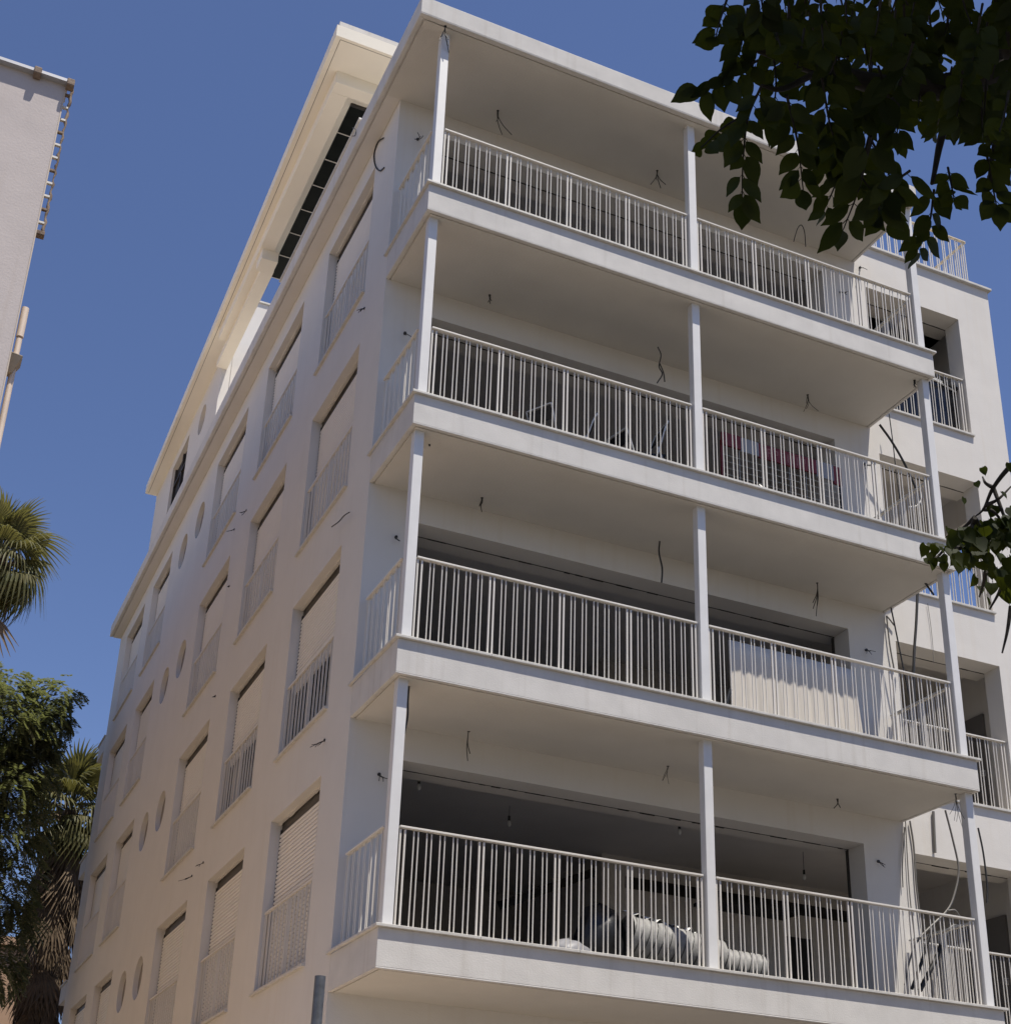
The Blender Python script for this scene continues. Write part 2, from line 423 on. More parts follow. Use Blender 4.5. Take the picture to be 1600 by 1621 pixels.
for k, z in enumerate(FZ):
    rail_run(.215, 3.92, 0, .16, z, 4, True)
    rail_run(4.09, 7.845, 0, .16, z, 4, k < 3)
    rail_run(.24, 1.47, 1, .09, z, 1, False)
    rail_run(.24, 1.47, 1, 7.94, z, 2, False)
    rail_run(WINGO[0] + .03, WINGO[1] - .03, 0, D + .06, z + .03, 2, False)
# roof-terrace railing of the wing
m = MB(); z = 17.745; x0, x1, yf = 8.0, 10.55, D + .1
for a, e in (((x0, yf), (x1, yf)), ((x1, yf), (x1, 4.6))):
    for zz in (z + 1.0, z + .03): m.bar((a[0], a[1], zz), (e[0], e[1], zz), .05, .02)
rl = m.build('roof_railing', CREAM, bld)
st = MB()
n = 0
for i in range(17):
    for d in (-.022, .022): st.box(x0 + .1 + i * .15 + d - .007, x0 + .1 + i * .15 + d + .007, yf - .007, yf + .007, z, z + 1.0)
for i in range(20):
    for d in (-.022, .022): st.box(x1 - .007, x1 + .007, yf + .1 + i * .15 + d - .007, yf + .1 + i * .15 + d + .007, z, z + 1.0)
st.build('baluster_row', RAIL, rl, 'stuff')

# ------------------------------------------------------------------ penthouse
PZ, PT = 20.35, 20.6
def poly_slab(mb, pts, z0, z1):
    n = len(pts); lo = [(x, y, z0) for x, y in pts]; hi = [(x, y, z1) for x, y in pts]
    mb.add(lo, [tuple(range(n - 1, -1, -1))]); mb.add(hi, [tuple(range(n))])
    for i in range(n):
        j = (i + 1) % n; mb.quad(lo[i], lo[j], hi[j], hi[i])
hol = [(16.2, 18.0, 18.0, 20.02)]
mb = MB(); wall_panel(mb, lambda u, v, t: (t + .004, u, v), 13.1, 20.12, ROOFT, PZ + .01, .2, hol, [(14.75, 19.58, .36)]); mb.build('penthouse_wall', PL, bld)
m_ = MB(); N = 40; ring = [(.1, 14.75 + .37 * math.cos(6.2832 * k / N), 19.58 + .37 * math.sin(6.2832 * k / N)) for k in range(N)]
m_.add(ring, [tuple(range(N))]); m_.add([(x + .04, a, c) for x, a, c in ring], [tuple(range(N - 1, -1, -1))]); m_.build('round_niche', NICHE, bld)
wn = MB(); wn.box(.07, .12, 16.205, 16.25, 18.0, 20.0); wn.box(.07, .12, 17.95, 17.995, 18.0, 20.0); wn.box(.07, .12, 17.1, 17.16, 18.0, 20.0); wn.box(.07, .12, 16.25, 17.95, 19.5, 19.55)
wn = wn.build('window', ALU, bld); g = MB(); g.box(.122, .135, 16.2, 18.0, 18.0, 20.02); g.build('pane', DARK, wn)
# stair tower whose sunlit face shows through the terrace
mb = MB(); mb.box(.21, 7.0, 13.1, 19.9, ROOFT, 21.95); tw = mb.build('stair_tower', PL, bld, None, .01)
c = MB(); c.box(.17, 7.04, 13.06, 19.94, 21.95, 21.99); c.build('coping_stone', STONE, tw)
mb = MB(); mb.box(.03, .2, 13.1, 13.104, ROOFT, PZ); 
# penthouse roof: L-shaped rim round the solar pergola
mb = MB()
poly_slab(mb, [(-.54, 3.6), (7.0, 3.6), (7.0, 4.9), (.16, 4.9), (.16, 13.09), (.16, 20.12), (-.3, 20.12)], PZ, PZ + .24)
pr = mb.build('penthouse_roof', SOFF, bld)
mb = MB(); poly_slab(mb, [(-.48, 3.68), (7.0, 3.68), (7.0, 4.7), (.1, 4.7), (.1, 20.05), (-.24, 20.05)], PZ + .24, PZ + .42); mb.build('parapet', SLABM, pr)
# drip groove lines and downstand beams
mb = MB(); mb.bar((-.455, 3.66, PZ), (6.9, 3.66, PZ), .012, .006); mb.bar((-.45, 3.67, PZ), (-.225, 20.05, PZ), .012, .006); mb.build('drip_groove', mat('groove_shadow', (.3, .27, .23), .9), pr)
mb = MB(); mb.box(-.29, 7.0, 4.31, 4.56, 20.1, PZ + .002); mb.box(-.29, -.0, 4.56, 12.3, 20.1, PZ + .002); mb.build('beam', SOFF, pr, None, .01)
mb = MB(); mb.box(-.24, .09, 8.98, 9.4, 19.86, 20.102); mb.build('beam', SOFF, pr, None, .01)
mb = MB(); mb.box(-.12, .12, 9.4, 13.1, 19.95, 20.103); mb.build('beam', SOFF, pr)
# solar panels as the pergola roof
y = 4.92
for i in range(7):
    mb = MB(); mb.box(.17, 6.6, y + .012, y + .725, PZ + .0, PZ + .04); sp = mb.build('solar_panel', PVM, pr)
    c = MB(); c.box(.17, 6.6, y + .725, y + .74, PZ - .012, PZ + .045); c.build('panel_joint', RAIL, sp); y += .735
mb = MB(); mb.box(.165, 6.6, 4.88, 4.925, PZ - .05, PZ + .05); mb.build('panel_frame', ALU, pr)
mb = MB(); mb.box(.0, .15, 3.6, 8.1, ROOFT, 18.74); mb.build('terrace_parapet', PL, bld, None, .01)
mb = MB(); mb.box(-.03, .18, 3.57, 8.13, 18.74, 18.77); mb.build('coping_stone', STONE, bld)

# ------------------------------------------------------------------ neighbouring building on the left
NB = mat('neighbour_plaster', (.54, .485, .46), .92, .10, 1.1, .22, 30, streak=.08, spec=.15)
NBS = mat('neighbour_side_plaster', (.80, .66, .53), .92, .12, 1.1, .2, 30, streak=.08, spec=.15)  # colour raised so this wall throws warm light on the facade opposite
RUST = mat('rusty_steel', (.10, .06, .04), .85, .6, 9, .4, 60, col2=(.30, .23, .17))
PIPE = mat('drain_pipe_plastic', (.70, .58, .48), .5, .12, 5)
NX, NY, NT = -4.47, 1.5, 15.52
nb = empty('neighbour_building', (NX, NY, 0)); tag(nb, 'pale pink rendered block with rusty cable rail up its corner', 'building')
def off(m): m.v = [(x - NX, y - NY, z) for x, y, z in m.v]; return m
off(MB().box(-18, NX - .012, NY, NY + .3, 0, NT)).build('front_wall', NB, nb)
off(MB().box(-18, NX, NY + .3, 21, 0, NT - .01)).build('side_wall', NBS, nb)
off(MB().box(NX - .012, NX + .004, NY - .006, NY + .3, 0, NT)).build('corner_bead', mat('corner_bead', (.5, .42, .34), .7), nb)
off(MB().box(-18, NX + .02, NY - .09, NY + .3, NT, NT + .045)).build('roof_flashing', mat('flashing', (.45, .45, .46), .4, metal=.4), nb)
for px, py in ((60, 112), (112, 131)):
    q = on(px, py, 1, NY - .1); off(MB().box(q.x - .048, q.x + .048, q.y - .03, q.y + .1, q.z - .055, q.z + .055)).build('roof_bracket', RUST, nb, None, .015)
q0 = on(110, 138, 1, NY + .05); q1 = on(64, 368, 1, NY + .05)
pts = [(NX + .075 + .008 * math.sin(i * 1.9), NY + .05, q0.z + (q1.z - q0.z) * i / 40) for i in range(41)]
rr_ = random.Random(5)
off(MB().tube(pts, [.014 + rr_.uniform(-.006, .009) for _ in pts], 6)).build('cable_rail', RUST, nb)
for i in range(11):
    zz = q0.z + (q1.z - q0.z) * (i + .7) / 11.4
    off(MB().box(NX, NX + .07, NY + .03, NY + .07, zz - .014, zz + .014)).build('standoff', WHITEW if i % 3 else RUST, nb)
off(MB().box(NX, NX + .10, NY, NY + .1, q1.z - .06, q1.z)).build('rail_bracket', RUST, nb, None, .008)
zp = on(40, 488, 1, NY + .2).z
off(MB().tube([(NX + .06, NY + .2, 0), (NX + .06, NY + .2, zp - .45)], .036, 14)).build('drain_pipe', PIPE, nb)
off(MB().tube([(NX + .06, NY + .2, zp - .42), (NX + .06, NY + .2, zp)], .044, 14)).build('pipe_collar', PIPE, nb)
zh = on(30, 570, 1, NY + .2).z
v = [(NX, NY + .05, zh), (NX + .14, NY + .05, zh - .02), (NX + .14, NY + .33, zh - .02), (NX, NY + .33, zh), (NX, NY + .13, zh - .24), (NX + .05, NY + .13, zh - .24), (NX + .05, NY + .24, zh - .24), (NX, NY + .24, zh - .24)]
off(MB().add(v, [(3, 2, 1, 0), (0, 1, 5, 4), (1, 2, 6, 5), (2, 3, 7, 6), (3, 0, 4, 7), (4, 5, 6, 7)])).build('rain_hopper', mat('hopper_paint', (.42, .34, .24), .7, .1, 9), nb, None, .01)

# far building seen between the trees
fb = empty('far_building', (-4, 40, 0)); tag(fb, 'tan building far behind the palms', 'building')
FARM = mat('tan_render', (.42, .27, .17), .9, .15, .6, .2, 6)
mb = MB(); mb.box(.02, 5.5, 0, 12, 0, 12.2); mb.build('wall', FARM, fb); mb = MB(); mb.box(-.25, 5.8, -.25, 12.2, 12.2, 12.5); mb.build('roof', FARM, fb)
for i in range(4):
    w_ = MB(); w_.box(1.2, 2.4, -.03, .05, 1.2 + i * 2.9, 2.6 + i * 2.9); f_ = w_.build('window', ALU, fb)
    w_ = MB(); w_.box(1.27, 2.33, -.04, -.031, 1.27 + i * 2.9, 2.53 + i * 2.9); w_.build('pane', GLASS, f_)

# street pole
q = on(507, 1546, 1, -3.2)
po = empty('street_pole', (q.x, q.y, .13)); tag(po, 'bare galvanised steel pole standing before the side facade', 'pole')
GALV = mat('galvanised_steel', (.16, .165, .175), .5, .45, 14, .2, 50, metal=.55)
MB().tube([(0, 0, -.02), (0, 0, q.z - .13)], .041, 24).build('shaft', GALV, po)
MB().tube([(0, 0, -.01), (0, 0, .02)], .12, 20).build('base_flange', GALV, po)

# ------------------------------------------------------------------ loose wires and cables
wr = random.Random(21)
def wire(label, pts, r=.005, m=BLACKW, name='loose_wire', sm=True, grp=None):
    mb = MB(); pts = pts if isinstance(pts[0], (list, tuple)) and not isinstance(pts[0][0], (int, float)) else [pts]
    for p in pts: mb.tube(spline(p) if sm and len(p) > 2 else p, r if len(p) > 2 or not sm else max(.02, r), 8 if len(p) == 2 else 6)
    return tag(mb.build(name, m), label, 'wire', grp)
def bundle(px, py, k, label, length=.35, n=3, r=.006, plane=None, lean=(0, 0)):
    if plane is None:
        zc = (FZ[k + 1] - T) if k < 3 else ROOFB; b0 = on(px, py, 2, zc + .01); dn = Vector((0, 0, -1)); out = dn
    else: b0 = on(px, py, *plane); out = Vector((-1, 0, 0)) if plane[0] == 0 else Vector((0, -1, 0)); dn = out * .6 + Vector((0, 0, -.5))
    P = []
    for i in range(n):
        l = length * wr.uniform(.75, 1.15); d = Vector((wr.uniform(-.6, .6), wr.uniform(-.5, .5), wr.uniform(-.15, .15))) + Vector((lean[0], lean[1], 0))
        j = Vector((wr.uniform(-.02, .02), wr.uniform(-.02, .02), 0))
        P.append([b0 - out * .02, b0 + dn * l * .22 + j * .5, b0 + dn * l * .6 + d * l * .22 + j, b0 + dn * l + d * l * .6])
    P.append([b0 - out * .03, b0 + out * .012]); o = wire(label, P, r)
    return o
FN = ['lowest', 'second', 'third', 'top']
bundle(742, 1157, 0, 'forked black wires hanging from lowest balcony ceiling, left of the middle post', .34, 2)
bundle(1057, 1212, 0, 'thin wires hanging from lowest balcony ceiling beside the middle post', .2, 3, .003)
bundle(1325, 1264, 0, 'short black wire end in lowest balcony ceiling, right of the middle post', .16, 2)
bundle(1512, 1256, 0, 'spray of thin wires hanging from lowest balcony ceiling at the right post', .42, 5, .003)
bundle(763, 787, 1, 'curled wires in second balcony ceiling, left of the middle post', .2, 3)
bundle(1293, 922, 1, 'frayed wires hanging from second balcony ceiling, right of the middle post', .42, 4)
bundle(775, 466, 2, 'small knot of wire in third balcony ceiling, left of the middle post', .12, 3)
bundle(1278, 624, 2, 'fan of wires hanging from third balcony ceiling, right of the middle post', .32, 5, .004)
bundle(1447, 601, 2, 'wire stubs in third balcony ceiling at the right post', .12, 4)
bundle(788, 174, 3, 'two wires hanging from top balcony ceiling, left of the middle post', .42, 3, lean=(.25, 0))
bundle(1040, 269, 3, 'knotted wires hanging from top balcony ceiling beside the middle post', .3, 4)
bundle(705, 40, 3, 'tangle of black wire at the head of the top left post', .3, 4, .006)
pl = (1, D - .01)
bundle(600, 1226, 0, 'wires sticking from the wall beside the lowest balcony opening', .24, 4, .005, pl)
bundle(627, 850, 1, 'wires sticking from the wall beside the second balcony opening', .22, 3, .005, pl)
bundle(641, 527, 2, 'wires sticking from the wall beside the third balcony opening', .26, 3, .005, pl)
bundle(661, 220, 3, 'wires sticking from the wall beside the top balcony opening', .3, 4, .005, pl)
bundle(1371, 1029, 1, 'curly wires from the shaded pier of the second balcony', .22, 4, .004, pl)
bundle(1390, 1364, 0, 'short wires from the shaded pier of the lowest balcony', .14, 4, .004, pl)
bundle(1368, 735, 2, 'bent wires from the shaded pier of the third balcony', .25, 3, .005, pl)
bundle(1330, 462, 3, 'bent wires from the shaded pier of the top balcony', .2, 3, .005, pl)
bundle(1361, 423, 3, 'wires poking from the sunlit wall above the top balcony railing', .24, 3, .005, pl)
sp = (0, -.002)
bundle(577, 488, 3, 'wire stub on the side facade below the top corner window', .16, 3, .005, sp)
bundle(390, 808, 2, 'wire stub on the side facade below the third top-floor window', .16, 3, .005, sp)
bundle(371, 838, 2, 'second wire stub low beside the third top-floor window', .14, 3, .005, sp)
bundle(514, 1172, 1, 'forked wires on the side facade below the second corner window', .22, 5, .004, sp)
bundle(322, 1366, 1, 'wire curl on the side facade between second and lowest windows', .16, 3, .004, sp)
bundle(304, 1387, 1, 'thin splayed wires on the side facade under the third window column', .2, 4, .004, sp)
bundle(363, 928, 2, 'tiny wire end on the side facade beside the second window column', .06, 2, .006, sp)
bundle(341, 1102, 1, 'tiny wire end on the side facade between the second-floor windows', .08, 2, .006, sp)
def P2(ax, val, *pp): return [on(a, b_, ax, val) for a, b_ in pp]
wire('curved black conduit bowed out of the side facade near the roof', P2(0, -.012, (607, 218), (598, 225), (592, 244), (594, 262), (601, 270), (608, 265)), .011)
wire('small wire loop on the roof ledge', P2(0, -.31, (558, 202), (563, 205), (562, 214), (557, 215)), .006)
wire('long bent cable stub on the side facade below the third corner window', P2(0, -.08, (553, 811), (545, 816), (536, 826), (525, 834)), .008)
wire('wavy black cable hanging from third balcony ceiling by the middle post', [P2(1, .9, (1041, 549), (1046, 562), (1043, 580), (1048, 592), (1040, 606)), P2(1, .9, (1044, 575), (1050, 590), (1052, 604))], .009)
wire('long single black cable hanging from second balcony ceiling by the middle post', P2(1, .95, (1044, 857), (1043, 875), (1048, 900), (1047, 922)), .012)
wire('looped wire hanging from top balcony ceiling under the leaves', P2(1, .9, (1256, 382), (1262, 362), (1268, 356), (1273, 366), (1275, 390)), .007)
wire('two black conduit stubs beside the third left post', [P2(1, .35, (695, 350), (701, 356), (703, 369))], .014)
wire('two black conduit stubs beside the second left post', [P2(1, .35, (670, 692), (669, 700), (669, 708)), P2(1, .35, (671, 691), (678, 698), (680, 706))], .011)
wire('long black cable running down beside the lowest left post', P2(1, .3, (648, 1081), (646, 1105), (645, 1135), (640, 1162)), .011)
wire('grey conduit stub beside the head of the lowest left post', P2(1, .3, (646, 1080), (644, 1100), (643, 1120)), .014, GREYW)
wire('thick black cable crossing from third balcony ceiling to the railing', P2(1, 1.2, (1392, 672), (1412, 700), (1432, 735), (1450, 775), (1456, 800)), .02)
wire('thin cable dropping past the third balcony railing', P2(1, 1.35, (1407, 655), (1413, 700), (1418, 745), (1424, 790)), .009)
wire('white plastic loop behind the third balcony railing', P2(1, 1.0, (1455, 772), (1458, 788), (1452, 800), (1438, 803)), .012, WHITEW)
wire('black cable hanging in front of the second wing window, left one', P2(1, 1.3, (1410, 962), (1418, 1000), (1430, 1060), (1445, 1130), (1452, 1165)), .012)
wire('thick black cable hanging in front of the second wing window, right one', P2(1, 1.1, (1452, 938), (1450, 985), (1446, 1050), (1447, 1130)), .02)
wire('hair-thin wire down the sunlit wing wall above the second window', P2(1, D - .02, (1468, 955), (1473, 990), (1476, 1020), (1478, 1050)), .004, GREYW)
wire('black conduit stub under second balcony ceiling near the right post', [P2(1, .5, (1453, 909), (1462, 920), (1478, 942))], .016)
wire('bent white conduits on the sunlit strip of second balcony wall', [P2(1, D - .04, (1403, 975), (1408, 1020), (1415, 1060)), P2(1, D - .04, (1403, 975), (1409, 982), (1415, 990))], .012, GREYW)
wire('brown cable down the sunlit strip of lowest balcony wall, outer one', P2(1, D - .03, (1440, 1300), (1446, 1340), (1450, 1400), (1458, 1470)), .014, GREYW)
wire('thin cables down the sunlit strip of lowest balcony wall, inner ones', [P2(1, D - .03, (1433, 1300), (1436, 1360), (1441, 1430), (1452, 1520)), P2(1, D - .03, (1432, 1310), (1428, 1370), (1429, 1405))], .008, GREYW)
wire('straight conduit crossing the wing wall above the lowest window', P2(1, D - .03, (1477, 1285), (1480, 1350)), .02, GREYW, sm=False)
wire('grey hose curving down in front of the lowest wing window', P2(1, 1.1, (1496, 1283), (1508, 1330), (1517, 1375), (1512, 1410), (1500, 1440), (1470, 1470), (1455, 1485)), .015, GREYW)
wire('black cable hanging beside the lowest right post', P2(1, .5, (1548, 1311), (1556, 1350), (1562, 1400), (1562, 1430)), .013)
wire('thick black hose arched over a trestle on the lowest balcony', [P2(1, .9, (1456, 1568), (1478, 1525), (1495, 1485), (1507, 1468), (1525, 1468), (1537, 1462))], .034)
wire('thinner black hose slanting behind the lowest balcony railing', P2(1, 1.0, (1443, 1566), (1458, 1525), (1468, 1490), (1478, 1466)), .022)
wire('grey pipes slanting behind the lowest balcony railing', [P2(1, 1.1, (1432, 1560), (1440, 1520), (1452, 1490), (1485, 1455)), P2(1, .95, (1500, 1442), (1512, 1442), (1520, 1455))], .013, GREYW)
wire('short black hose leg under the trestle on the lowest balcony', P2(1, 1.0, (1522, 1472), (1527, 1500), (1530, 1540)), .012)
# bulbs inside the lowest flat
BULB = mat('bulb_glass', (.7, .7, .68), .25)
for px, py, l, yy, lb in ((664, 1226, .2, 2.6, 'bare bulb on a cord behind the lowest left post'), (806, 1290, .06, 3.6, 'bare bulb fixed to the lowest flat ceiling'),
                          (1075, 1300, .16, 2.9, 'bare bulb on a cord beside the lowest middle post'), (1272, 1375, .08, 3.4, 'bare bulb in the lowest flat right of the middle post')):
    zc = FZ[1] - T; q = on(px, py, 1, yy)
    e_ = empty('hanging_bulb', q); tag(e_, lb, 'light bulb')
    MB().tube([(0, 0, zc - q.z + .01), (0, 0, -l * .3)], .004, 5).build('cord', BLACKW, e_)
    MB().tube([(0, 0, -l * .3), (0, 0, -l * .3 - .07)], .018, 8).build('socket', BLACKW, e_)
    MB().tube([(0, 0, -l * .3 - .065), (0, 0, -l * .3 - .09), (0, 0, -l * .3 - .12), (0, 0, -l * .3 - .145), (0, 0, -l * .3 - .155)], [.014, .024, .03, .022, .006], 10).build('bulb', BULB, e_)

# ------------------------------------------------------------------ things on the balconies
def lump(name, c, s, m, label, cat, seed, parent=None, flat=.0):
    r_ = random.Random(seed); mb = MB(); nu, nv = 18, 11; vs = []
    ph = [(r_.uniform(0, 6.28), r_.uniform(2, 6), r_.uniform(0, 6.28), r_.uniform(2, 5)) for _ in range(5)]
    for j in range(nv):
        t = math.pi * j / (nv - 1)
        for i in range(nu):
            g = 2 * math.pi * i / nu
            k = 1 + sum(.07 * math.sin(a * f_ / 3 + p1) * math.sin(t * f2 + p2) for (p1, f_, p2, f2), a in zip(ph, (g * 3, g * 6, g * 9, g * 3, g * 6)))
            vs.append((c[0] + s[0] * k * math.sin(t) * math.cos(g), c[1] + s[1] * k * math.sin(t) * math.sin(g), c[2] + s[2] * max(-.75, k * math.cos(t))))
    fs = [(j * nu + i, j * nu + (i + 1) % nu, (j + 1) * nu + (i + 1) % nu, (j + 1) * nu + i) for j in range(nv - 1) for i in range(nu)]
    mb.add(vs, [tuple(reversed(f)) for f in fs], True)
    return tag(mb.build(name, m), label, cat)
FOIL = mat('foil_duct', (.30, .295, .285), .5, .3, 10, .3, 40, spec=.3)
WHITEP = mat('white_plastic', (.75, .74, .72), .5, .08, 6, .3, 20)
BLACKP = mat('black_plastic', (.015, .015, .016), .4, .3, 8, .4, 18)
CARD = mat('cardboard', (.14, .09, .055), .9, .2, 8)
def duct(label, a, e, r, n, sheetlen):
    a = Vector(a); e = Vector(e); t = empty('flexible_duct', a); tag(t, label, 'duct')
    rel = [(e - a) * (i / (n * 4)) for i in range(n * 4 + 1)]
    MB().tube(rel, [r * (1 + .012 * math.sin(i * math.pi / 2)) for i in range(len(rel))], 20, False).build('sleeve', FOIL, t)
    ax = (e - a).normalized(); u = ax.cross(Vector((0, 0, 1))).normalized(); v = u.cross(ax)
    for i in range(n + 1):
        c = (e - a) * (i / n)
        pts = [c + (u * math.cos(g) + v * math.sin(g)) * r * 1.012 + ax * .05 * math.sin(g) for g in [6.2832 * q / 20 for q in range(21)]]
        MB().tube(pts, .005, 5, False).build('wire_hoop', BLACKP, t)
    return t
duct('long grey ribbed air duct lying behind the lowest balcony railing', (3.26, .80, 5.36), (4.45, .74, 5.20), .265, 13, 1)
duct('short grey ribbed air duct lying right of the lowest middle post', (4.55, .85, 5.19), (5.08, .80, 5.16), .215, 7, 1)
mb = MB(); vs = []; fs = []; n = 26
for i in range(n + 1):
    x = 3.22 + .95 * i / n; zt = 5.655 - .13 * i / n + .018 * math.sin(i * 1.7) + .01 * math.sin(i * 3.1)
    vs += [(x, .66 + .03 * math.sin(i), zt - .035 + .02 * math.sin(i * 2.3)), (x, .76, zt), (x, .86, zt - .01)]
for i in range(n):
    for j in range(2): fs.append((i * 3 + j, i * 3 + j + 1, i * 3 + j + 4, i * 3 + j + 3))
mb.add(vs, fs, True); tag(mb.build('torn_foil', WHITEP), 'white torn wrapping lying on the long air duct', 'wrapping')
lump('plastic_bag', (3.02, .95, 5.30), (.30, .25, .42), BLACKP, 'black plastic sack beside the long air duct', 'bag', 1)
lump('plastic_bag', (2.55, .8, 5.06), (.26, .2, .17), mat('grey_plastic', (.22, .22, .24), .5, .1, 7), 'crumpled pale grey bag behind the lowest railing', 'bag', 2)
lump('plastic_bag', (1.85, .9, 5.03), (.13, .13, .14), mat('pale_plastic', (.4, .4, .41), .5), 'small crumpled pale bag on the lowest balcony', 'bag', 3)
# white sheet on the second balcony
mb = MB(); n = 90; zb, zt = FZ[1] + .0, FZ[1] + 1.24; vs = []; fs = []; nz = 8
sr = random.Random(9)
for j in range(nz + 1):
    f_ = j / nz
    for i in range(n + 1):
        u_ = i / n; x = 4.72 + 2.03 * u_ - .08 * f_ * u_
        y = .63 + .02 * f_ + (.010 * math.sin(i * .82) + .006 * math.sin(i * 1.37 + 1)) * (1 - .55 * f_)
        vs.append((x, y, zb + (zt - zb) * f_ - .02 * u_ * f_))
for j in range(nz):
    for i in range(n): a = j * (n + 1) + i; fs.append((a, a + 1, a + n + 2, a + n + 1))
mb.add(vs, fs, True); o = tag(mb.build('plastic_sheet', mat('beige_sheet', (.62, .57, .50), .6, .06, 4)), 'wide off-white pleated sheet standing behind the second balcony railing', 'sheet')
md = o.modifiers.new('t', 'SOLIDIFY'); md.thickness = .012
lump('plastic_bag', (4.45, .7, FZ[1] + .14), (.14, .12, .2), WHITEP, 'white bag slumped beside the pleated sheet', 'bag', 4)
b_ = MB(); b_.tube(spline([(4.5, .6, FZ[1] + .02), (4.56, .58, FZ[1] + .2), (4.66, .57, FZ[1] + .5)]), .03, 8); tag(b_.build('rubber_strap', BLACKP), 'black strap leaning between white bag and pleated sheet', 'strap')
lump('plastic_bag', (3.45, .5, FZ[1] + .09), (.11, .09, .14), BLACKP, 'small black bag left of the second middle post', 'bag', 5)
duct('thin grey duct roll on the second balcony near the right post', (6.9, .5, FZ[1] + .1), (7.35, .45, FZ[1] + .1), .1, 5, 1)
# clutter on the third balcony
z3 = FZ[2]
bx = empty('cardboard_box', (1.86, 1.05, z3)); tag(bx, 'open cardboard box on the third balcony', 'box')
MB().box(-.11, .11, -.12, .12, 0, .66).build('carton', CARD, bx); MB().bar((-.11, -.1, .66), (-.2, -.1, .75), .2, .006, Vector((0, 1, 0))).build('flap', CARD, bx)
CHROME = mat('chair_tube', (.68, .67, .65), .4)
def folded_chair(x, y, label, h, flip=1, tilt=0.):
    t = empty('folding_chair', (x, y, z3)); tag(t, label, 'chair'); t.rotation_euler.z = tilt
    for s in (-1, 1):
        MB().tube(spline([(-.30 * flip, s * .2, 0), (0, s * .2, h * .5), (.12 * flip, s * .2, h * .86), (.18 * flip, s * .2, h)]), .011, 7).build('leg', CHROME, t)
        MB().tube([(.34 * flip, s * .19, 0), (.02 * flip, s * .19, h * .62)], .011, 7).build('leg', CHROME, t)
    MB().tube([(.18 * flip, -.2, h), (.18 * flip, .2, h)], .011, 7).build('back_rail', CHROME, t)
    MB().bar((.10 * flip, 0, h * .8), (.17 * flip, 0, h * .97), .36, .02, Vector((1, 0, 0))).build('backrest', BLACKP, t)
    MB().bar((-.2 * flip, 0, h * .50), (.14 * flip, 0, h * .54), .36, .025).build('seat', BLACKP, t)
folded_chair(2.2, .98, 'upright folding chair next to the cardboard box', .92, -1, .5)
folded_chair(2.7, .95, 'folding chair with a sagging seat on the third balcony', .95, 1, -.3)
folded_chair(3.38, .92, 'tipped folding chair behind the third balcony railing', .85, -1, .2)
folded_chair(3.76, .95, 'tallest folding chair near the third middle post', 1.18, 1, -.1)
lump('plastic_bag', (2.3, .5, z3 + .1), (.16, .12, .2), BLACKP, 'black bag among the folding chairs', 'bag', 6)
# rack with a red and white header
RED = mat('red_board', (.17, .014, .016), .5, .15, 5); GREYB = mat('greyed_white_board', (.30, .30, .31), .5, .1, 5)
rk = empty('wire_rack', (5.03, 1.12, z3)); tag(rk, 'wire mesh rack with a red and white header board', 'rack')
MB().box(0, .32, 0, .03, 1.36, 1.57).build('header_board', RED, rk); MB().box(.32, .62, 0, .03, 1.33, 1.56).build('header_board', GREYB, rk)
hb = MB().box(.62, 1.62, 0, .03, 1.32, 1.55).build('header_board', RED, rk); MB().box(1.62, 1.92, 0, .03, 1.28, 1.55).build('header_board', GREYB, rk)
MB().box(1.92, 2.06, 0, .03, 1.24, 1.54).build('header_board', RED, rk)
lt = MB(); lr = random.Random(4); x = .68
while x < 1.52:                                  # worn, no longer legible letters
    w_ = lr.choice((.035, .07, .075)); lt.box(x, x + .016, -.004, -.001, 1.36, 1.50)
    if w_ > .05:
        lt.box(x + .016, x + w_, -.004, -.001, 1.485, 1.50); lt.box(x + w_ - .016, x + w_, -.004, -.001, 1.36 + lr.choice((0, .07)), 1.485)
        lt.box(x + .016, x + w_ - .016, -.004, -.001, 1.425, 1.44)
    x += w_ + .045
    if 1.0 < x < 1.08: x += .12
lt.build('faded_lettering', mat('faded_letters', (.30, .14, .13), .6), hb, 'stuff')
for x in (0, 2.04): MB().box(x, x + .03, .03, .06, 0, 1.45).build('upright', BLACKP if x else RED, rk)
g = MB()
for i in range(12): g.tube([(.02, .03, .06 + i * .105), (2.04, .03, .06 + i * .105)], .004, 4, False)
for i in range(8): g.tube([(.02 + i * .285, .034, .03), (.02 + i * .285, .034, 1.35)], .003, 4, False)
g.build('wire_grid', CHROME, rk, 'stuff')
lump('plastic_bag', (5.2, .45, z3 + .12), (.13, .1, .22), WHITEP, 'bright white bag in front of the wire rack', 'bag', 7)
# black panel behind the top wing railing
bp = empty('black_tub', (9.3, D + .22, FZ[3] + .03)); tag(bp, 'glossy black tub with white striped rim behind the top wing railing', 'tub')
mb = MB(); N = 18; prof = [(-.85 + 1.62 * i / N, 1.12 - .16 * ((i / N - .35) / .65) ** 2) for i in range(N + 1)]
lo = [(x, 0, 0) for x, z in prof]; 
mb.add(lo + [(x, 0, z) for x, z in prof] + [(x, .4, 0) for x, z in prof] + [(x, .4, z) for x, z in prof],
       [(i, i + 1, N + 2 + i, N + 1 + i) for i in range(N)] + [(2 * N + 2 + i + 1, 2 * N + 2 + i, 3 * N + 3 + i, 3 * N + 4 + i) for i in range(N)] + [(N + 1 + i, N + 2 + i, 3 * N + 4 + i, 3 * N + 3 + i) for i in range(N)])
mb.build('shell', mat('black_gloss', (.008, .009, .012), .18), bp)
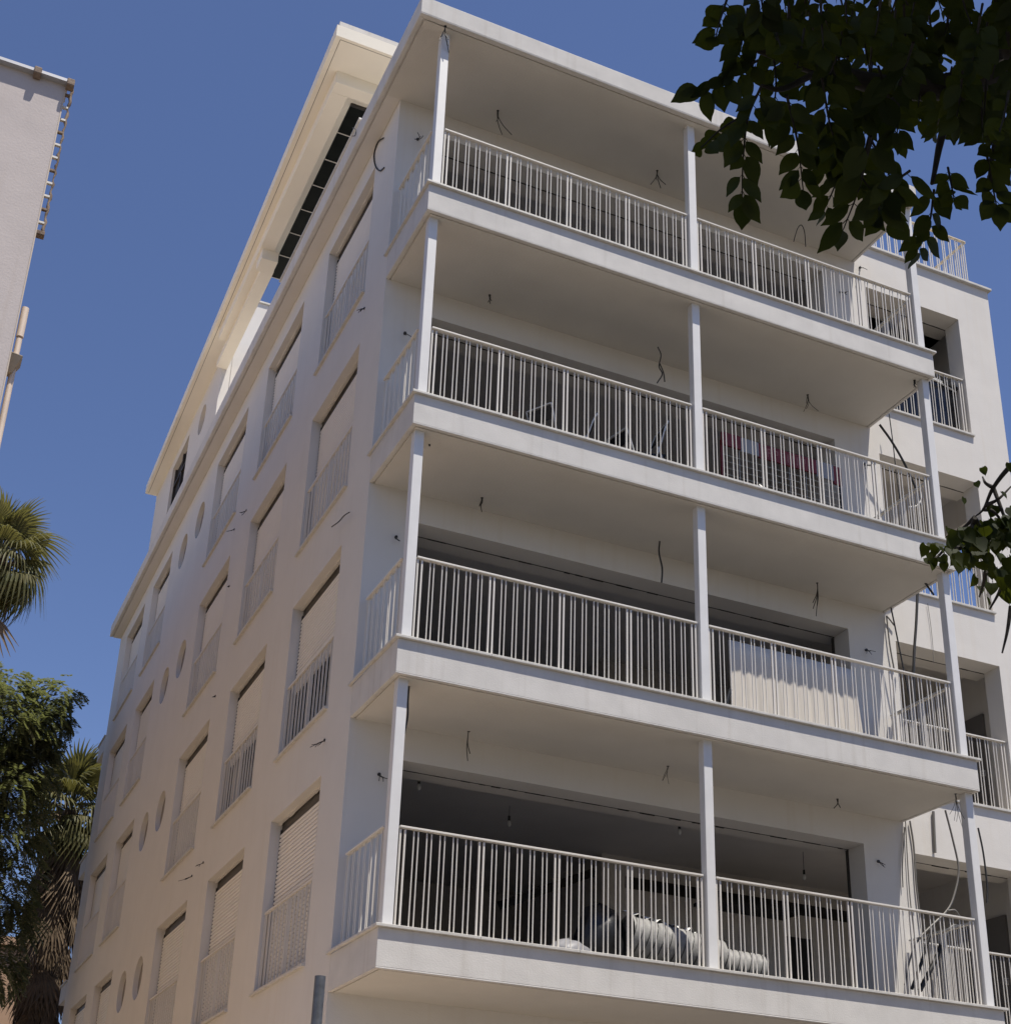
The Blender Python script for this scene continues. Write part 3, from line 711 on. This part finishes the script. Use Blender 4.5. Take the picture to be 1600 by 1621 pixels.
for dz in (.0, .05):
    MB().tube([(x, -.012 + dz * .3, z + dz - .01) for x, z in prof], .016, 7).build('rim_stripe', WHITEP, bp)
MB().bar((.5, .02, 1.06), (.78, .02, 1.0), .14, .05).build('handle', BLACKP, bp)
MB().tube([(0.15, -.012, .62), (.15, .0, .62)], .04, 12).build('badge', GREYB, bp)
# roof terrace things
lump('sandbag', (10.25, 1.85, 17.83), (.28, .16, .12), WHITEP, 'white sack by the end of the roof railing', 'bag', 8)
lump('sandbag', (9.95, 1.85, 17.80), (.18, .14, .09), mat('dirty_sack', (.5, .42, .3), .8, .3, 9), 'dirty beige sack beside the white roof sack', 'bag', 12)
ac = empty('roof_unit', (8.35, 2.6, 17.68)); tag(ac, 'cream ventilation unit behind the roof railing', 'roof unit')
MB().box(-.35, .35, -.3, .3, 0, 1.3).build('casing', CREAM, ac, None, .02)
for i in range(6): MB().box(-.28, .28, -.315, -.301, .2 + i * .14, .24 + i * .14).build('louvre', RAIL, ac)
# details inside the lowest flat
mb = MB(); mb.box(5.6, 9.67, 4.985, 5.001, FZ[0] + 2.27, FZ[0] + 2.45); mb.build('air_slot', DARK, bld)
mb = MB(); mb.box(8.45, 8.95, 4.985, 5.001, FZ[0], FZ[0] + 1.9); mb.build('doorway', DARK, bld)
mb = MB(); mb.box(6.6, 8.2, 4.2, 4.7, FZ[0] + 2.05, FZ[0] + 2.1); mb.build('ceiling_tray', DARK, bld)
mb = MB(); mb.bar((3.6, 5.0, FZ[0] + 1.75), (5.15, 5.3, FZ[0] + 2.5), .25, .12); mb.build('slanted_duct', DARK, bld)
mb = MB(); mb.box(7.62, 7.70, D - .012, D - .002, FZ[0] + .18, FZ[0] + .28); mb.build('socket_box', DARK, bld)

# ------------------------------------------------------------------ vegetation
LEAFD = mat('street_leaf', (.018, .027, .008), .55, .4, 9, trans=(.07, .09, .008), spec=.2)
LEAFP = mat('poplar_leaf', (.016, .026, .006), .6, .3, 9, trans=(.09, .11, .008), spec=.12)
BARK = mat('bark', (.028, .023, .018), .95, .4, 6, .6, 20)
PALMG = mat('palm_green', (.21, .185, .08), .5, .5, 3, trans=(.16, .15, .04), spec=.3, col2=(.06, .075, .028))
PALMD = mat('dead_frond', (.17, .12, .075), .9, .45, 7)
PALMK = mat('palm_trunk_bark', (.085, .06, .042), .95, .45, 5, .8, 14)
TREEG = mat('locust_leaf', (.15, .165, .10), .34, .35, 5, trans=(.20, .22, .07), spec=.6)

def leaf_mesh(name, width, tip, material, seed, heart=False):
    """one leaf, base at the origin, along +Y, normal +Z, folded on the midrib and curled"""
    r_ = random.Random(seed); n = 7; L_, C_, R_ = [], [], []
    curl = r_.uniform(-.25, .25); fold = r_.uniform(.08, .22)
    for i in range(n + 1):
        t = i / n
        if heart: wd = width * (math.sin(math.pi * min(1, t * 1.02 + .10) ** .62) ** .9 if t < 1 else 0)
        else: wd = width * math.sin(math.pi * t ** .8) ** .85 if t < 1 else 0
        if t > .80: wd *= (1 - (t - .80) / .20 * (1 - tip))
        if i == n: wd = .006
        y = t + (.05 * tip if t == 1 else 0); z = curl * (t - .5) ** 2 * .9
        x0 = .05 * math.sin(t * 3 + seed)
        L_.append((x0 - wd, y - (.05 if heart and i == 0 else 0), z + fold * wd + r_.uniform(-.012, .012))); C_.append((x0, y, z)); R_.append((x0 + wd, y - (.05 if heart and i == 0 else 0), z + fold * wd + r_.uniform(-.012, .012)))
    m = MB(); m.add(L_ + C_ + R_, [(i, n + 1 + i, n + 2 + i, i + 1) for i in range(n)] + [(n + 1 + i, 2 * n + 2 + i, 2 * n + 3 + i, n + 2 + i) for i in range(n)], True)
    m.tube([(0, -.14, .0), (0, 0, 0), (0, .5, C_[3][2] - .004)], [.012, .012, .005], 4, False)
    return m
LV = [leaf_mesh('leaf', w_, .35, None, i) for i, w_ in enumerate((.26, .31, .23, .34, .28))]
LVH = [leaf_mesh('leaf', w_, .15, None, 20 + i, True) for i, w_ in enumerate((.40, .44, .37))]
LME = [m.mesh('leaf', LEAFD) for m in LV]; LMH = [m.mesh('leaf', LEAFP) for m in LVH]
def frame(pos, tip, nrm, s):
    y = tip.normalized(); x = y.cross(nrm)
    if x.length < 1e-3: x = y.cross(Vector((1, .2, .1)))
    x.normalize(); z = x.cross(y)
    m = Matrix((x, y, z)).transposed().to_4x4() @ Matrix.Diagonal((s, s, s, 1)); m.translation = pos; return m

def poly_in(p, poly):
    c = False; j = len(poly) - 1
    for i in range(len(poly)):
        if (poly[i][1] > p[1]) != (poly[j][1] > p[1]) and p[0] < (poly[j][0] - poly[i][0]) * (p[1] - poly[i][1]) / (poly[j][1] - poly[i][1]) + poly[i][0]: c = not c
        j = i
    return c
def inframe(v, mg=40):
    q = proj(v); return q is not None and -mg < q[0] < 1600 + mg and -mg < q[1] < 1621 + mg

# --- street tree whose branch hangs into view at the upper right
tr_ = random.Random(31)
leaves = []                                     # (matrix, distance)
twigs = MB()
def spray(pts, d0, d1, n, size, down=.55, both=True, rs=tr_):
    P = [at(a, b_, d0 + (d1 - d0) * i / (len(pts) - 1)) for i, (a, b_) in enumerate(pts)]
    S = spline(P, 8); twigs.tube(S, [.0028 * (1 - .6 * i / len(S)) for i in range(len(S))], 5, False)
    for i in range(n):
        t = (i + .6) / n; idx = min(len(S) - 2, int(t * (len(S) - 1))); p_ = S[idx]; ax = (S[idx + 1] - S[idx]).normalized()
        for sd in ((-1, 1) if both else (1 if i % 2 else -1,)):
            side = RT * sd * rs.uniform(.7, 1.0) + FW * rs.uniform(-.5, .5)
            tip = side * .75 + ax * rs.uniform(.3, .7) + Vector((0, 0, -down)) * rs.uniform(.5, 1.2)
            nrm = -FW + RT * rs.uniform(-.6, .6) + UP * rs.uniform(-.4, .5)
            s = size * rs.uniform(.75, 1.15)
            leaves.append((frame(p_ + tip.normalized() * s * .14, tip, nrm, s), p_))
    tip = (S[-1] - S[-3]).normalized(); leaves.append((frame(S[-1], tip, -FW + RT * rs.uniform(-.5, .5), size), S[-1]))
SPR = [([(1205, 135), (1184, 185), (1176, 250), (1174, 318)], 6, .078), ([(1245, 150), (1262, 225), (1271, 300)], 5, .078),
       ([(1378, 215), (1360, 295), (1335, 362)], 4, .098), ([(1378, 220), (1402, 265), (1415, 300)], 3, .08), ([(1478, 300), (1470, 355), (1450, 400)], 4, .075),
       ([(1560, 235), (1570, 290), (1577, 325)], 3, .09), ([(1500, 265), (1510, 315)], 3, .075),
       ([(1200, 95), (1150, 120), (1105, 140)], 4, .085), ([(1172, 185), (1140, 205), (1108, 235)], 4, .07),
       ([(1150, 0), (1140, 30), (1132, 60)], 4, .085), ([(1220, 60), (1228, 130), (1222, 185)], 4, .085), ([(1300, 120), (1312, 190), (1322, 225)], 4, .09),
       ([(1330, 240), (1322, 290), (1303, 335)], 4, .075), ([(1270, 170), (1290, 230), (1310, 265)], 4, .08), ([(1345, 235), (1370, 290), (1410, 345)], 4, .095),
       ([(1440, 270), (1400, 300), (1390, 330)], 4, .085), ([(1180, 30), (1210, 50), (1260, 80)], 5, .085), ([(1420, 120), (1370, 170), (1330, 200)], 5, .09)]
for pts, n, s in SPR: spray(pts, 2.95 + tr_.uniform(-.15, .25), 2.95 + tr_.uniform(-.15, .25), n + 1, s * .68)
MASS = [(1125, -20), (1135, 40), (1200, 85), (1260, 125), (1310, 165), (1345, 215), (1395, 240), (1440, 235), (1490, 240), (1530, 235), (1560, 250), (1640, 290), (1640, -20)]
cnt = 0
while cnt < 122:
    a, b_ = tr_.uniform(1115, 1640), tr_.uniform(-20, 300)
    if not poly_in((a, b_), MASS) or not poly_in((a + 15, b_ + 45), MASS): continue
    d = tr_.uniform(2.8, 4.6); dx, dy = tr_.uniform(-25, 25), tr_.uniform(20, 60)
    if tr_.random() < max(0, .75 - (a - 1115) / 420): continue
    spray([(a, b_ - 20), (a + dx * .5, b_ + dy * .4), (a + dx, b_ + dy)], d, d + tr_.uniform(-.2, .2), 3, .051); cnt += 1
TB = Vector((-1.35, -13.2, .1))
tree = empty('street_tree', TB); tag(tree, 'leafy street tree whose dark branch hangs over the top corner', 'tree')
tk = MB(); tp = spline([(0, 0, -.1), (.05, .02, 1.3), (-.05, .1, 2.6), (-.35, .3, 3.6), (-.7, .2, 4.6), (-.9, .0, 7.6)])
tk.tube(tp, [.19 - .14 * i / len(tp) for i in range(len(tp))], 12); tk.build('trunk', BARK, tree)
def limb(pts, r0, r1, rootv=TB, par=tree, name='limb'):
    S = spline([Vector(p) - rootv for p in pts]); m = MB(); m.tube(S, [r0 + (r1 - r0) * i / (len(S) - 1) for i in range(len(S))], 8)
    return m.build(name, BARK, par)
H0 = TB + Vector((-.35, .3, 3.6))
limb([H0, at(1680, 60, 3.7), at(1560, 120, 3.5), at(1440, 140, 3.3), at(1300, 110, 3.2), at(1190, 75, 3.1)], .05, .006)
limb([at(1560, 120, 3.5), at(1500, 190, 3.3), at(1475, 290, 3.1)], .016, .004); limb([at(1440, 140, 3.3), at(1390, 190, 3.1), at(1360, 280, 3.0)], .013, .004)
limb([at(1300, 110, 3.2), at(1240, 140, 3.05), at(1205, 135, 3.0)], .008, .003); limb([H0, at(1700, -120, 4.4), at(1500, -60, 4.2), at(1300, -40, 3.8)], .04, .006)
limb([at(1640, 150, 3.7), at(1580, 220, 3.4), at(1565, 290, 3.2)], .012, .004)
t_ = twigs; t_.v = [tuple(Vector(v) - TB) for v in t_.v]; t_.build('twigs', BARK, tree, 'stuff')
leaves.sort(key=lambda l: (l[1] - CAM).length)
crown = MB()
def addleaf(mb, base, mt, root):
    o = len(mb.v)
    for v in base.v: mb.v.append(tuple(mt @ Vector(v) - root))
    for f, s in zip(base.f, base.sm): mb.f.append(tuple(i + o for i in f)); mb.sm.append(s)
vis = [l for l in leaves if inframe(l[1], 10)]
visid = set(id(l) for l in vis[:295])
for i, l in enumerate(leaves):
    if id(l) in visid:
        o = link('leaf', LME[i % 5], tree); o.matrix_world = Matrix.Translation(-TB) @ l[0]; o.matrix_parent_inverse = Matrix.Identity(4)
    else: addleaf(crown, LV[i % 5], l[0], TB)
# the rest of the crown: above and behind the frame, enlarged to block sky light and shade the branch
n = 0
LS = []
for sd in range(3):
    m = MB(); m.add([(0, 0, 0), (-.22, .35, .06), (0, .4, 0), (.24, .35, .06), (-.12, .75, .0), (0, 1.0, -.06), (.12, .75, .0)], [(0, 2, 1), (0, 3, 2), (1, 2, 5, 4), (2, 3, 6, 5)]); LS.append(m)
while n < 30000:
    c = Vector((tr_.gauss(0, 1), tr_.gauss(0, 1), tr_.gauss(0, 1))).normalized() * tr_.random() ** .4
    p_ = Vector((-2.6, -13.6, 6.9)) + Vector((c.x * 4.2, c.y * 3.0, c.z * 3.0))
    q = proj(p_)
    if q and -80 < q[0] < 1680 and -80 < q[1] < 1700 and not (q[1] < 30 and q[0] > 1160): continue
    tip = Vector((tr_.uniform(-1, 1), tr_.uniform(-1, 1), -.6)); nrm = Vector((tr_.uniform(-.7, .7), tr_.uniform(-.7, .7), 1))
    addleaf(crown, LS[n % 3], frame(p_, tip, nrm, tr_.uniform(.15, .21)), TB); n += 1
crown.build('crown', LEAFD, tree, 'stuff')

# --- second tree with heart-shaped leaves reaching in from the right
T2 = Vector((5.3, -6.2, .13)); r2 = random.Random(17)
tree2 = empty('poplar_fig_tree', T2); tag(tree2, 'heart-leaved tree with a sparse twig beside the right balcony edge', 'tree')
tk = MB(); tp = spline([(0, 0, -.1), (-.05, .05, 2.0), (-.2, .1, 4.2), (-.4, .2, 6.2), (-.5, .3, 7.6)])
tk.tube(tp, [.16 - .12 * i / len(tp) for i in range(len(tp))], 10); tk.build('trunk', BARK, tree2)
D2 = 9.0
def a2(x, y, d=D2): return at(x, y, d)
limb([T2 + Vector((-.3, .15, 5.8)), a2(1800, 560, 9.6), a2(1690, 660, 9.2), a2(1640, 705), a2(1600, 737), a2(1572, 772), a2(1557, 805), a2(1543, 818)], .032, .004, T2, tree2)
for pts in ([(1543, 818), (1525, 835), (1497, 850)], [(1543, 820), (1532, 850), (1520, 868)], [(1541, 820), (1540, 850), (1535, 885)], [(1543, 820), (1560, 850), (1575, 865)], [(1560, 800), (1580, 790), (1600, 770)],
            [(1572, 772), (1590, 820), (1600, 850)], [(1520, 868), (1500, 866), (1485, 880), (1470, 890)], [(1575, 900), (1590, 915), (1600, 912)], [(1560, 905), (1556, 925), (1550, 945)], [(1600, 960), (1594, 1000), (1586, 1034)],
            [(1557, 806), (1575, 812), (1600, 850)], [(1590, 915), (1580, 940), (1566, 965)], [(1572, 772), (1560, 765), (1555, 755)]):
    S = spline([a2(x, y, D2 + r2.uniform(-.1, .1)) - T2 for x, y in pts]); MB().tube(S, [.014 - .009 * i / (len(S) - 1) for i in range(len(S))], 6).build('twig', BARK, tree2)
spots = []
ML = [(1490, 872), (1520, 848), (1545, 840), (1580, 835), (1610, 800), (1610, 945), (1580, 935), (1560, 905), (1520, 900)]
while len(spots) < 74:
    a, b_ = r2.uniform(1488, 1615), r2.uniform(800, 945)
    if poly_in((a, b_), ML): spots.append((a, b_, r2.uniform(.8, 1.15)))
spots += [(1480 + r2.uniform(-16, 14), 885 + r2.uniform(-14, 18), r2.uniform(.5, .8)) for _ in range(12)]
spots += [(1555, 752, .55), (1565, 835, .7), (1575, 812, .8), (1545, 775, .5), (1500, 848, .5), (1545, 925, .7), (1558, 922, .7), (1562, 958, .7), (1570, 935, .8), (1588, 945, .9), (1595, 955, .9), (1550, 940, .5), (1525, 800, .45), (1598, 745, .6), (1585, 790, .5), (1475, 905, .5), (1495, 903, .6), (1605, 830, 1.3), (1600, 860, 1.2)]
for i, (a, b_, s) in enumerate(spots):
    p_ = a2(a, b_ - 12, D2 + r2.uniform(-.25, .25)); tip = Vector((r2.uniform(-.55, .55), r2.uniform(-.5, .5), -1)); nrm = -FW + RT * r2.uniform(-1, 1) + UP * r2.uniform(-.2, .9)
    o = link('leaf', LMH[i % 3], tree2); o.matrix_world = Matrix.Translation(-T2) @ frame(p_, tip, nrm, .122 * s)
cr = MB(); n = 0  # unseen crown, enlarged to hold back sky light from the building
while n < 5000:
    c = Vector((r2.gauss(0, 1), r2.gauss(0, 1), r2.gauss(0, 1))).normalized() * r2.random() ** .4
    p_ = T2 + Vector((.6, -.6, 7.4)) + Vector((c.x * 3.0, c.y * 3.0, c.z * 2.8))
    if inframe(p_, 90): continue
    addleaf(cr, LVH[n % 3], frame(p_, Vector((r2.uniform(-1, 1), r2.uniform(-1, 1), -1)), Vector((r2.uniform(-1, 1), r2.uniform(-1, 1), 1)), .16), T2); n += 1
cr.build('crown', LEAFP, tree2, 'stuff')

# --- fan palms
def frond_mesh(seed, droop, dead=False, pet=.75, rad=.85, nseg=26, span=115):
    r_ = random.Random(seed); m = MB()
    m.tube(spline([(0, 0, 0), (pet * .5, 0, .05), (pet, 0, 0)]), [.022, .018, .012], 5) if False else m.tube([(0, 0, 0), (pet * .5, 0, .04), (pet, 0, 0)], [.024, .02, .014], 5)
    for i in range(nseg):
        g = R(-span + 2 * span * i / (nseg - 1)); l = rad * (.72 + .28 * math.cos(g * .6)) * r_.uniform(.9, 1.08)
        d = Vector((math.cos(g), math.sin(g), 0)); sd = Vector((-math.sin(g), math.cos(g), 0)); o = Vector((pet, 0, 0)); hw = l * R(span) * 2 / nseg * .30
        rows = []; nr = 6
        for k in range(nr + 1):
            t = k / nr; dz = -droop * l * max(0, t - .45) ** 1.6 * 2.2 - .10 * abs(math.sin(g)) * t * l + (.05 * l * t)
            rad_t = l * (t - (.25 * droop * max(0, t - .5) ** 2)); wd = hw * (t / .5 if t < .5 else 1 - (t - .5) / .5 * .92)
            c = o + d * rad_t + Vector((0, 0, dz)) + sd * r_.uniform(-.004, .004)
            rows += [c - sd * wd + Vector((0, 0, wd * .5)), c, c + sd * wd + Vector((0, 0, wd * .5))]
        m.add(rows, [(k * 3 + j, k * 3 + j + 1, k * 3 + j + 4, k * 3 + j + 3) for k in range(nr) for j in range(2)])
    return m
FR = [frond_mesh(i, dr).mesh('frond', PALMG) for i, dr in enumerate((.3, .7, 1.15))]
FRD = [frond_mesh(40 + i, .12, True, .35, 1.05, 12, 24 + 6 * i).mesh('dead_frond', PALMD) for i in range(3)]
def palm(root, h, scale, nf, label, seed, skirt, lean=(0, 0)):
    r_ = random.Random(seed); t = empty('fan_palm', root); tag(t, label, 'palm tree')
    S = [Vector((lean[0] * i / 20, lean[1] * i / 20, h * i / 20 - (.1 if i == 0 else 0))) for i in range(21)]
    m = MB(); pts = []; rs = []
    for i in range(20 * 4 + 1):
        f_ = i / 80; p_ = S[0].lerp(S[-1], f_); pts.append(p_); rs.append((.30 - .10 * f_) * (1 + .06 * (i % 2)))
    m.tube(pts, rs, 14); m.build('trunk', PALMK, t)
    top = S[-1]
    for i in range(nf):
        az = i * 2.39996 + r_.uniform(-.2, .2); f_ = i / (nf - 1); el = R(82 - 128 * f_ + r_.uniform(-8, 8))
        o = link('frond', FR[min(2, int(f_ * 2.2 + r_.random() * .8))], t)
        o.rotation_euler = (r_.uniform(-.3, .3), -el, az); o.location = top + Vector((0, 0, .25 * (1 - f_) - .25 * f_)); k = scale * r_.uniform(.85, 1.1); o.scale = (k, k, k)
    # old leaf bases and flower stalks round the heart
    for i in range(14):
        az = i * 2.4; a = top + Vector((math.cos(az) * .2, math.sin(az) * .2, -.55)); e = top + Vector((math.cos(az) * r_.uniform(.4, .6), math.sin(az) * r_.uniform(.4, .6), r_.uniform(-.15, .15)))
        MB().tube(spline([a, (a + e) / 2 + Vector((0, 0, .12)), e, e + Vector((math.cos(az) * .12, math.sin(az) * .12, -.22))], 4), .028, 5).build('leaf_base', PALMD, t)
    if skirt:
        for i in range(skirt):
            az = i * 2.39996; dz = .5 + h * .62 * (i / skirt) ** 1.1
            o = link('dead_frond', FRD[i % 3], t); k = scale * r_.uniform(.9, 1.3)
            o.rotation_euler = (r_.uniform(-.4, .4), R(r_.uniform(70, 88)), az); fz = max(0, (h - dz) / h); c = S[0].lerp(S[-1], fz)
            o.location = c + Vector((math.cos(az) * .3, math.sin(az) * .3, 0)); o.scale = (k, k, k)
    return t
q = on(112, 1285, 1, 26.3); palm(Vector((q.x, q.y, 0)), q.z, 1.15, 34, 'palm with a shaggy skirt of dead fronds at the rear corner', 3, 190)
q = on(-2, 885, 1, 25.0); palm(Vector((q.x, q.y, 0)), q.z, 1.2, 36, 'tall palm with a clear trunk beside the neighbouring block', 8, 24)

# --- leafy tree in the gap between the two blocks
T3 = Vector((-3.0, 22.0, 0)); r3 = random.Random(12)
tree3 = empty('locust_tree', T3); tag(tree3, 'dark feathery-leaved tree in front of the shaggy palm', 'tree')
tk = MB(); tp = spline([(0, 0, -.1), (.1, 0, 3), (.2, .1, 6.5), (.5, .2, 9), (.6, .3, 11.5)]); tk.tube(tp, [.24 - .2 * i / len(tp) for i in range(len(tp))], 10); tk.build('trunk', BARK, tree3)
def p3(x, y, Y): return on(x, y, 1, Y)
BL = [(20, 1150, 21.5, 1.1), (70, 1130, 21.5, .75), (92, 1100, 21.6, .55), (40, 1185, 21.8, .8), (15, 1240, 21.5, 1.1), (48, 1215, 22, .75), (-20, 1120, 21, 1.2), (5, 1090, 21.6, .6),
      (10, 1320, 21.7, 1.0), (-30, 1250, 22, 1.4), (15, 1400, 21.8, .85), (-20, 1420, 22, 1.2), (20, 1460, 22.2, .6), (-40, 1180, 22, 1.4), (-60, 1330, 22, 1.4), (-50, 1530, 22, 1.2), (5, 1530, 22.2, .55), (62, 1180, 21.6, .5), (98, 1135, 21.8, .35)]
cr = MB(); nb_ = 0
def quadleaf(c, u, v, l, w): cr.add([c, c + u * l * .5 + v * w, c + u * l, c + u * l * .5 - v * w], [(0, 1, 2, 3)])
for (x, y, Y, r_) in BL:
    c0 = p3(x, y, Y)
    limb([T3 + Vector((.5, .2, min(9, max(4, c0.z - 2)))), (c0 + T3 + Vector((.3, .2, c0.z - 1))) / 2 * 1.0, c0], .035, .01, T3, tree3)
    for s in range(int(120 * r_ * r_ + 35)):
        d = Vector((r3.gauss(0, 1), r3.gauss(0, 1), r3.gauss(0, .8))).normalized(); p_ = c0 + d * r_ * r3.uniform(.45, 1.0)
        ax = (d + Vector((0, 0, -.7)) + Vector((r3.uniform(-.5, .5), r3.uniform(-.5, .5), 0))).normalized(); sd = ax.cross(Vector((r3.uniform(-.4, .4), r3.uniform(-.4, .4), 1))).normalized()
        ln = r3.uniform(.22, .38)
        for k in range(9):
            f_ = k / 8; c = p_ + ax * ln * f_ + Vector((0, 0, -.10 * f_ * f_)) - T3
            for sg in (-1, 1):
                u = (sd * sg + ax * .5 + Vector((0, 0, r3.uniform(-.4, .1)))).normalized(); v = u.cross(Vector((0, 0, 1))).normalized() * .8 + Vector((0, 0, r3.uniform(-.3, .3)))
                quadleaf(c, u, v, r3.uniform(.11, .16), .034)
cr.build('crown', TREEG, tree3, 'stuff')
# grey doors standing inside the wing flats
DOOR = mat('grey_door', (.16, .15, .14), .6)
for k in (0, 1):
    d_ = MB(); d_.box(10.585, 10.628, 2.5, 3.4, FZ[k], FZ[k] + 2.0); dd = d_.build('door', DOOR, bld)
    MB().box(10.54, 10.585, 2.56, 2.60, FZ[k] + .98, FZ[k] + 1.08).build('handle', CHROME, dd)
